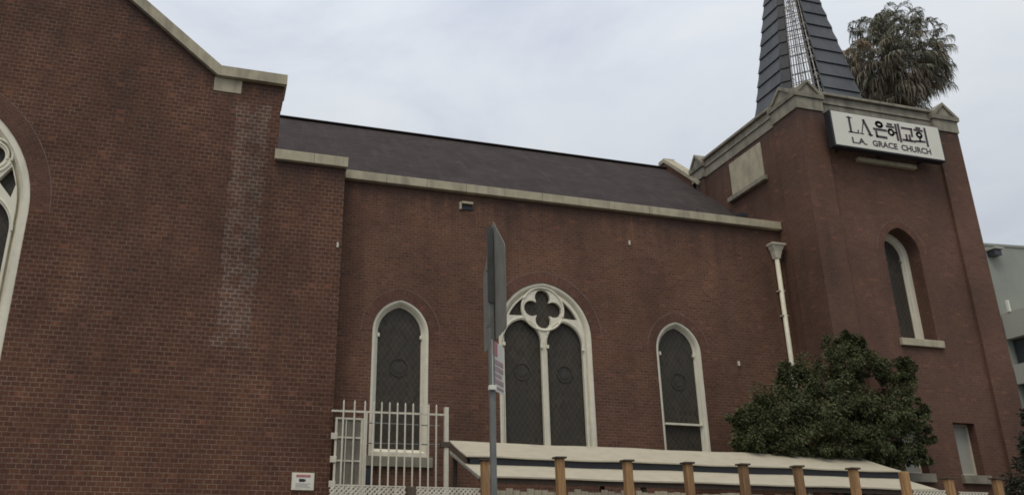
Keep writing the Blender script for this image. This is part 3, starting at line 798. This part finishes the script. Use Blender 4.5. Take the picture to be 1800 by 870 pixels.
# ================================================================== WOODEN FENCE
PY_ = 15.2
fence = thing('post_fence', 'brown capped timber posts with pale boards and white lattice, in front of the canopy', 'fence', (10.5, PY_, 1.0))
posts = [(5.04,3.19),(6.56,3.28),(7.98,3.27),(9.32,3.27),(10.56,3.28),(11.89,3.285),(13.21,3.28),(14.52,3.27),(15.72,3.15),(17.01,3.18)]
rnd = random.Random(9)
p0 = None
for i, (x_, z_) in enumerate(posts):
    hw = .076
    if p0 is None:
        p0 = MB().box(-hw, hw, -hw, hw, 0, 2.2).build('post', M['wood'], fence, origin=(0,0,0), bevel=.012)
        c0 = MB().box(-hw-.035, hw+.035, -hw-.035, hw+.035, 2.2, 2.235).build('post_cap', M['wood_dark'], p0, origin=(0,0,0), bevel=.006)
        po, co = p0, c0
    else:
        po = p0.copy(); COL.objects.link(po); po.parent = fence
        if i not in (7,): co = c0.copy(); COL.objects.link(co); co.parent = po
    po.location = Vector((x_, PY_, 1.0))-Vector(fence.location)
    po.rotation_euler = (rnd.uniform(-.012,.012), rnd.uniform(-.014,.014), rnd.uniform(-.12,.12)); po.scale = (1, 1, (z_-1.03)/2.2)
for i in range(1, 8):
    a, b = posts[i-1][0]+.12, posts[i][0]-.12
    m = MB(); x = a; zt_ = 2.68+rnd.uniform(-.02, .02)
    while x < b-.02:
        w_ = min(.14, b-x); m.box(x, x+w_-.008, PY_-.012+rnd.uniform(0, .01), PY_+.015, 1.02, zt_+rnd.uniform(-.045, .02)); x += w_
    m.build('board_panel', M['beige_board'], fence)
def lattice(x0, x1, z0, z1, y=PY_, step=.085):
    m = MB(); wdt = .03
    H = z1-z0; n = int((x1-x0+H)/step)+1
    for s_ in (1, -1):
        yy = y-.006 if s_ > 0 else y+.006
        for k in range(n+1):
            c = x0-H+k*step if s_ > 0 else x0+k*step
            # line x = c + s*(z-z0)
            t0, t1 = 0.0, H
            if s_ > 0: t0 = max(0, x0-c); t1 = min(H, x1-c)
            else: t0 = max(0, c-x1); t1 = min(H, c-x0)
            if t1-t0 < .03: continue
            m.beam((c+s_*t0, yy, z0+t0), (c+s_*t1, yy, z0+t1), .008, wdt, (0, 1, 0)) if False else m.mesh(*bar2(c+s_*t0, z0+t0, c+s_*t1, z0+t1, yy, wdt))
    m.box(x0, x1, y-.014, y+.014, z1-.0, z1+.02)
    return m.build('lattice_panel', M['white_metal'], fence)
def bar2(xa, za, xb, zb2, y, w):
    d = Vector((xb-xa, zb2-za)).normalized(); n = Vector((-d.y, d.x))*w/2; t = .005
    p = [(xa-n.x,y-t,za-n.y),(xa+n.x,y-t,za+n.y),(xb+n.x,y-t,zb2+n.y),(xb-n.x,y-t,zb2-n.y)]
    return p+[(a, y+t, c) for a, b, c in p], [(0,3,2,1),(4,5,6,7),(0,1,5,4),(1,2,6,5),(2,3,7,6),(3,0,4,7)]
lattice(3.72, 4.93, 2.05, 2.65); lattice(2.15, 3.52, 2.05, 2.65)
lattice(14.68, 15.55, 2.2, 2.86); lattice(15.9, 16.7, 2.2, 2.84)
MB().box(3.55, 3.69, PY_-.07, PY_+.07, 1.0, 2.66).build('short_post', M['wood_dark'], fence, bevel=.01)

# ================================================================== SECURITY GATE AND FENCE
GY = 20.42
sf = thing('security_fence', 'white steel bar fence with spikes above its rail, in front of the left pointed window', 'fence', (4.6, GY, 1.0))
MB().beam((2.84, GY, 4.80), (5.72, GY, 4.83), .04, .045).build('top_rail', M['white_metal'], sf)
MB().beam((3.7, GY, 1.35), (5.72, GY, 1.35), .04, .04).build('bottom_rail', M['white_metal'], sf)
MB().box(5.69, 5.80, GY-.05, GY+.05, 1.0, 5.02).build('end_post', M['white_metal'], sf, bevel=.008)
MB().box(5.60, 5.86, GY-.07, GY+.07, 4.02, 4.16).build('joint_plate', M['wood_dark'], sf, bevel=.01)
bar0 = MB().tube([(0,0,0),(0,0,3.85),(0,0,3.90)], [.0215,.0215,.004], 8).build('bar', M['white_metal'], sf, origin=(0,0,0))
xs = [3.13,3.40,3.66]+[3.88+i*.2 for i in range(9)]
for i, x_ in enumerate(xs):
    b_ = bar0 if i == 0 else bar0.copy()
    if i: COL.objects.link(b_); b_.parent = sf
    b_.location = Vector((x_, GY-.03, 1.18))-Vector(sf.location)
MB().box(3.67, 3.73, GY-.03, GY+.03, 1.0, 4.78).build('hinge_post', M['white_metal'], sf, bevel=.006)
m = MB().tube([(3.7, GY+.35, 4.60), (5.68, GY+.35, 4.60)], .016, 6); m.build('wire', M['galv'], sf)
m = MB().tube([(3.7, GY+.35, 4.10), (5.68, GY+.35, 4.13)], .016, 6); m.build('wire', M['galv'], sf)

def mesh_mat():
    t = MT('perforated_sheet'); uv = t.N('ShaderNodeUVMap').outputs[0]
    c = t.ramp(t.noise(3, 4), .3, .7, (.15, .13, .10), (.215, .19, .15))
    c = t.mix(.5, c, t.ramp(t.noise(8, 4, vec_scale=(5, 5, .4)), .35, .65, (.6,.6,.6), (1.2,1.2,1.2)), 'MULTIPLY')
    t.L(c, t.b.inputs['Base Color']); t.b.inputs['Roughness'].default_value = .6; return t.m
sg_ = thing('security_gate', 'white steel gate leaf backed by grey sheet with lock plates, against the big brick wall corner', 'gate', (3.3, GY, 1.0))
sg_['label'] = 'white steel gate backed by grey sheet with three lock plates, beside the brick wall corner'
G2 = GY+.06
m = MB().box(2.955, 3.01, G2-.02, G2+.02, 1.1, 4.66).box(3.585, 3.65, G2-.02, G2+.02, 1.1, 4.66).box(3.01, 3.585, G2-.02, G2+.02, 4.61, 4.66).box(3.01, 3.585, G2-.02, G2+.02, 1.1, 1.16)
m.build('frame', M['white_metal'], sg_, bevel=.005)
for z_ in (4.18, 3.63, 3.06): MB().box(3.01, 3.585, G2-.012, G2+.012, z_-.02, z_+.02).build('cross_rail', M['white_metal'], sg_)
for x_ in (3.22, 3.42): MB().box(x_-.012, x_+.012, G2-.032, G2-.013, 1.16, 4.61).build('bar', M['white_metal'], sg_)
MB().box(3.01, 3.585, G2+.014, G2+.02, 1.16, 4.61).build('backing_sheet', mesh_mat(), sg_)
for z_ in (4.2, 3.65, 3.08): MB().box(2.86, 3.02, G2-.05, G2-.021, z_-.075, z_+.075).build('lock_plate', M['white_metal'], sg_, bevel=.01)

# ================================================================== NOTICE ON THE WALL
nt = thing('notice_board', 'small white notice with red heading and black camera symbol on the brick wall', 'notice', (2.27, DB, 2.93))
MB().box(2.0, 2.53, DB-.035, DB-.002, 2.93, 3.33).build('frame', M['white'], nt, bevel=.008)
MB().box(2.035, 2.495, DB-.038, DB-.034, 2.97, 3.30).build('paper', M['sign_white'], nt)
MB().box(2.10, 2.44, DB-.041, DB-.037, 3.225, 3.285).build('red_heading', M['red'], nt)
MB().box(2.17, 2.30, DB-.041, DB-.037, 3.12, 3.19).box(2.30, 2.33, DB-.041, DB-.037, 3.135, 3.175).build('camera_symbol', M['black'], nt)
m = MB()
for j, z_ in enumerate((3.07, 3.035, 3.0)): m.box(2.09, 2.44-.05*(j % 2), DB-.041, DB-.037, z_, z_+.014)
m.build('small_print', M['grey_print'], nt)

# ================================================================== STREET SIGN
ss = thing('street_sign', 'grey steel post with a five-sided plate seen edge-on and a small faded parking plate', 'street sign', (2.325, 6.8, .136))
m = MB(); X_, Y_ = 2.325, 6.8
# square perforated post as U channel
pw = .024
m.box(X_-pw, X_+pw, Y_-pw, Y_+pw, .136, 4.3)
MB().box(X_-pw-.012, X_+pw-.001, Y_-pw-.010, Y_-pw-.001, 3.62, 4.34).build('stiffener', M['galv_dark'], ss)
post = m.build('pole', M['galv'], ss, bevel=.006)
m = MB()
for k in range(60): z_ = .3+k*.066; m.tube([(X_-.0245, Y_, z_), (X_-.0285+.0035, Y_, z_)], .003, 6)
m.build('post_hole', M['black'], post)
a_, b_ = Vector((2.301, 6.33, 0)), Vector((2.424, 7.30, 0)); d_ = (b_-a_).normalized(); nn = Vector((-d_.y, d_.x, 0))
mid_ = (a_+b_)/2+Vector((.02, 0, 0)); hw = (b_-a_).length/2
def plate3(pts, c, d, nrm, t):
    fr = [c+d*u+Vector((0,0,z))+nrm*t/2 for u, z in pts]; bk = [c+d*u+Vector((0,0,z))-nrm*t/2 for u, z in pts]; n = len(pts)
    m = MB(); m.mesh(fr+bk, [tuple(range(n)), tuple(range(2*n-1, n-1, -1))]+[(i, n+i, n+(i+1) % n, (i+1) % n) for i in range(n)]); return m
c3 = Vector((2.363, 6.815, 0))
pent = [(-hw,3.21),(hw,3.30),(hw,4.05),(0,4.40),(-hw,3.98)]
pent = [(-hw+.03,3.28),(-hw,3.31),(-hw,3.99),(-hw+.02,4.03),(-.03,4.40),(.03,4.40),(hw-.02,4.03),(hw,3.99),(hw,3.31),(hw-.03,3.28)]
plate3(pent, c3, d_, nn, .004).build('large_plate', M['galv_back'], ss)
for z_ in (3.42, 3.95): MB().beam(c3+Vector((-.055, -.04, z_)), c3+Vector((-.055, .04, z_)), .02, .03).build('clamp', M['galv'], ss)
pa, pb = Vector((2.318, 6.765, 0)), Vector((2.515, 7.02, 0)); dd = (pb-pa).normalized(); nn2 = Vector((dd.y, -dd.x, 0)); pc = (pa+pb)/2
if nn2.y > 0: nn2 = -nn2
hw2 = (pb-pa).length/2
sp = plate3([(-hw2,2.84),(hw2,2.84),(hw2,3.28),(-hw2,3.28)], pc, dd, nn2, .003).build('parking_plate', M['sign_white'], ss)
def mark(u0, u1, z0, z1, mat, name):
    c = pc+nn2*.004
    plate3([(u0*hw2,z0),(u1*hw2,z0),(u1*hw2,z1),(u0*hw2,z1)], c, dd, nn2, .002).build(name, M[mat], sp)
mark(-.98, -.15, 3.15, 3.275, 'red', 'red_block'); mark(-.7, .8, 3.08, 3.12, 'pink', 'print_line'); mark(-.7, .8, 3.02, 3.06, 'pink', 'print_line')
mark(-.7, .5, 2.97, 3.0, 'pink', 'print_line'); mark(-.7, .8, 2.91, 2.95, 'pink', 'print_line'); mark(-.85, .85, 2.865, 2.885, 'pink', 'print_line')
MB().box(2.285, 2.35, 6.75, 6.79, 2.835, 2.875).build('band_clamp', M['sign_white'], ss, bevel=.004)

# ================================================================== TREES
def leaf_quad(V, Fc, p, d, n, L_, w):
    side = d.cross(n)
    if side.length < 1e-4: return
    side.normalize(); i = len(V)
    V += [p, p+d*L_*.5+side*w-n*L_*.06, p+d*L_-n*L_*.16, p+d*L_*.5-side*w-n*L_*.06]
    Fc.append((i, i+1, i+2)); Fc.append((i, i+2, i+3))
def rand_dir(r):
    z = r.uniform(-1, 1); a = r.uniform(0, 2*math.pi); s_ = math.sqrt(1-z*z); return Vector((s_*math.cos(a), s_*math.sin(a), z))
def foliage(clumps, seed, leaves, L_, W_, spread=1.0):
    r = random.Random(seed); V, Fc = [], []
    for (c, rad) in clumps:
        c = Vector(c); nsub = max(6, int(46*rad))
        for s_ in range(nsub):
            dv = rand_dir(r); q = c+Vector((dv.x, dv.y, dv.z*.85))*rad*(r.random()**.38)*spread
            sr = rad*r.uniform(.16, .34)
            for _ in range(leaves):
                e_ = rand_dir(r); p = q+e_*sr*(r.random()**.5)
                d = (e_+dv*.6+Vector((0, 0, -.35))+rand_dir(r)*.5).normalized(); n = (rand_dir(r)*.6+Vector((0, -.3, .9))).normalized()
                k_ = r.uniform(.7, 1.25); leaf_quad(V, Fc, p, d, n, L_*k_, W_*k_)
    return V, Fc
def tree(name, label, base, trunk_pts, radii, limbs, clumps, mat, seed, leaves=26, L_=.11, W_=.022, group=None):
    t = thing(name, label, 'tree', base, group)
    m = MB(); m.tube(trunk_pts, radii, 10)
    for a, b, r0 in limbs:
        a, b = Vector(a), Vector(b); mdl = a.lerp(b, .5)+Vector((0, 0, .12)); m.tube([a, mdl, b], [r0, r0*.6, r0*.25], 7)
    m.build('trunk', M['bark'], t, smooth=True)
    V, Fc = foliage(clumps, seed, leaves, L_, W_)
    m = MB(); m.v = V; m.f = Fc; m.build('crown', mat, t, origin=base)
    return t
blobs = [(1480,622,18.9,.62),(1440,655,18.9,.72),(1520,640,18.9,.52),(1505,612,18.95,.35),(1588,650,18.9,.40),(1575,690,18.8,.55),(1400,680,19.1,.62),(1350,710,19.0,.66),(1326,745,18.9,.58),
         (1335,770,18.7,.58),(1385,740,18.6,.72),(1440,720,18.5,.75),(1500,700,18.6,.72),(1545,725,18.5,.68),(1595,745,18.6,.58),(1590,790,18.5,.50),(1540,780,18.4,.58),
         (1480,770,18.4,.62),(1420,778,18.5,.55),(1375,780,18.6,.42),(1612,720,18.8,.30),(1628,765,18.7,.30),(1618,800,18.6,.30),(1302,735,19.0,.30),(1312,785,18.9,.35),(1490,600,19.0,.30),(1560,655,18.9,.35),(1455,810,18.9,.6),(1540,820,18.9,.6),(1360,800,19.2,.6),(1390,655,19.3,.35)]
cl = [(tuple(at(a, b, c)), d) for a, b, c, d in blobs]
tb = Vector((16.6, 18.75, 1.0))
limbs = [(tb+Vector((0,0,1.3)), Vector(cl[i][0]), .07) for i in (1, 4, 5, 7, 9, 12, 14, 17)]
tree('laurel_tree', 'bushy green leafy tree at the foot of the tower, behind the canopy end', tuple(tb),
     [tb, tb+Vector((.03,0,.8)), tb+Vector((-.02,.02,1.6)), tb+Vector((.05,0,2.9)), Vector(cl[1][0])], [.17,.14,.12,.09,.04], limbs, cl, M['leaf'], 11, leaves=150, L_=.075, W_=.018)
blobs = [(1832,745,17.4,.50),(1822,790,17.3,.50),(1815,835,17.2,.55),(1848,715,17.5,.5),(1868,760,17.4,.9),(1800,868,17.2,.45),(1865,860,17.2,.9)]
cl = [(tuple(at(a, b, c)), d) for a, b, c, d in blobs]
tb = Vector((21.2, 17.4, 1.0))
tree('dark_tree', 'dark leafy tree at the right edge, in front of the tower base', tuple(tb),
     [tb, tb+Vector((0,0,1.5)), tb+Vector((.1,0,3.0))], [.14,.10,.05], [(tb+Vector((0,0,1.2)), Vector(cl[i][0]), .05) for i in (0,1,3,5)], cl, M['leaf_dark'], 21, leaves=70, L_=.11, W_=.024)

# --- palm behind the tower
PYm = 30.0
pc0 = at(1568, 98, PYm); PR = (at(1677, 80, PYm)-at(1487, 50, PYm)).x/2*.88
palm = thing('fan_palm', 'tall shaggy fan palm with dead hanging fronds, behind the tower beside the spire', 'palm tree', (pc0.x, PYm, 1.0))
m = MB(); m.tube([(pc0.x+.25*math.sin(k*.5), PYm, 1+k*(pc0.z-1.2)/10) for k in range(11)], [.45,.38,.34,.32,.31,.30,.30,.30,.31,.34,.38], 12); m.build('trunk', M['bark'], palm, smooth=True)
def fronds(specs, seed, hang, nl=20):
    """fan fronds: a stalk and a fan of thin leaflets whose outer halves hang straight down"""
    r = random.Random(seed); V, Fc = [], []
    for (base, d, Lp, fr, droop) in specs:
        base = Vector(base); d = Vector(d).normalized()
        tip = base+d*Lp+Vector((0, 0, -droop*Lp*.5)); i = len(V)
        sd_ = d.cross(Vector((0, 0, 1)))
        sd_ = sd_.normalized() if sd_.length > 1e-3 else Vector((1, 0, 0))
        V += [base-sd_*.025, base+sd_*.025, tip]; Fc.append((i, i+1, i+2))
        fd_ = (tip-base).normalized(); nrm = sd_.cross(fd_).normalized()
        for k in range(nl):
            a = R(-115+230*k/(nl-1))+r.uniform(-.1, .1); ld = (fd_*math.cos(a)+sd_*math.sin(a)+nrm*.10).normalized()
            ll = fr*r.uniform(.7, 1.1); w_ = .012+ll*.026
            m1 = tip+ld*ll*.42+Vector((0, 0, -hang*.05*ll)); dn_ = r.uniform(.45, 1.0)*hang
            m2 = tip+ld*ll*.62+Vector((r.uniform(-.03, .03), 0, -.42*dn_*ll)); m3 = tip+ld*ll*.68+Vector((r.uniform(-.06, .06), r.uniform(-.06, .06), -1.0*dn_*ll))
            wv_ = Vector((r.uniform(-1, 1), r.uniform(-.6, .6), .15)).normalized()*w_
            i = len(V); V += [tip, m1-wv_, m1+wv_, m2-wv_*.7, m2+wv_*.7, m3]
            Fc += [(i, i+1, i+2), (i+1, i+3, i+4, i+2), (i+3, i+5, i+4)]
    m = MB(); m.v = V; m.f = Fc; return m
r = random.Random(5); sp_g, sp_d = [], []
ctr = Vector((pc0.x, PYm, pc0.z))
for k in range(330):
    el = R(r.uniform(-35, 88)); az = r.uniform(0, 2*math.pi)
    d = Vector((math.cos(el)*math.cos(az), math.cos(el)*math.sin(az), math.sin(el)*.95))
    sp_g.append((ctr+Vector((0, 0, r.uniform(-.6, .2))), d, PR*r.uniform(.55, .88), PR*r.uniform(.15, .23), r.uniform(.05, .35)))
for k in range(430):
    az = r.uniform(0, 2*math.pi); zz = r.uniform(0, 1); rr_ = r.uniform(.35, .86)*(1-.45*zz)
    d = Vector((math.cos(az), math.sin(az), r.uniform(-.35, .25)))
    sp_d.append((ctr+Vector((0, 0, .35-zz*2.9)), d, PR*rr_, PR*r.uniform(.13, .21), r.uniform(.1, .6)))
r.shuffle(sp_d)
fronds(sp_g+sp_d[:70], 1, 1.0).build('green_fronds', M['palm_green'], palm, origin=(pc0.x, PYm, 1.0))
fronds(sp_d[70:], 2, 1.5).build('dead_fronds', M['palm_dead'], palm, origin=(pc0.x, PYm, 1.0))
oc = at(1497, 78, PYm-1.0)
sp_o = [(oc+rand_dir(r)*.25+Vector((.3, 0, .1)), rand_dir(r)+Vector((-.3, 0, -.2)), r.uniform(.15, .4), r.uniform(.25, .4), .5) for _ in range(11)]
fronds(sp_o, 3, 1.3, 16).build('fruit_stalks', M['palm_orange'], palm, origin=(pc0.x, PYm, 1.0))

# ================================================================== DISTANT BUILDING
S = 40/48; fx = 57.9*S
fb_ = thing('distant_building', 'plain grey-green stucco block beyond the tower at the right edge', 'building', (fx+6, 42, 1.0))
zt_ = EYE+23.15*S
m = MB(); A_ = Vector((fx-6, 40.66, 0)); d_ = Vector((3.1, -.34, 0)).normalized(); nb = Vector((-d_.y, d_.x, 0))
c4 = [A_, A_+d_*30, A_+d_*30+nb*14, A_+nb*14]
m.loft([[p+Vector((0,0,1.0)) for p in c4], [p+Vector((0,0,zt_)) for p in c4]], cap=True).build('wall', M['far_wall'], fb_)
m = MB(); off = 0.06
c5 = [A_-d_*off-nb*off, A_+d_*(30+off)-nb*off, A_+d_*(30+off)+nb*(14+off), A_-d_*off+nb*(14+off)]
m.loft([[p+Vector((0,0,zt_+.002)) for p in c5], [p+Vector((0,0,zt_+.16)) for p in c5]], cap=True).build('parapet_cap', M['far_wall'], fb_)
v0, v1 = at(1737, 441, 39.9), at(1751, 451, 39.9)
vt = MB().box(v0.x, v1.x, 39.45, 40.2, v1.z-.05, v0.z).build('vent', M['far_dark'], fb_)
MB().box(v0.x-.08, v1.x+.12, 39.3, 40.2, v0.z+.003, v0.z+.12).build('vent_hood', M['far_pale'], vt)
wx = 57.53*S
MB().box(wx, wx+12, 28, 39.9, EYE+15.53*S, EYE+17.5*S).build('balcony_band', M['far_pale'], fb_)
MB().box(wx+.5, wx+12, 28.3, 39.9, EYE+13.56*S, EYE+15.53*S-.003).build('dark_panel', M['far_dark'], fb_)
MB().box(wx, wx+12, 28, 39.9, EYE+12.1*S, EYE+13.56*S-.003).build('balcony_band', M['far_pale'], fb_)
MB().box(wx+.5, wx+12, 28.3, 39.9, 1.0, EYE+12.1*S-.003).build('dark_panel', M['far_dark'], fb_)
w0 = at(1779, 534, 39.0)
MB().box(w0.x-.07, w0.x+.07, 39.2, 39.4, w0.z-.45, w0.z+.32).build('pale_pipe', M['sign_white'], fb_, bevel=.03)
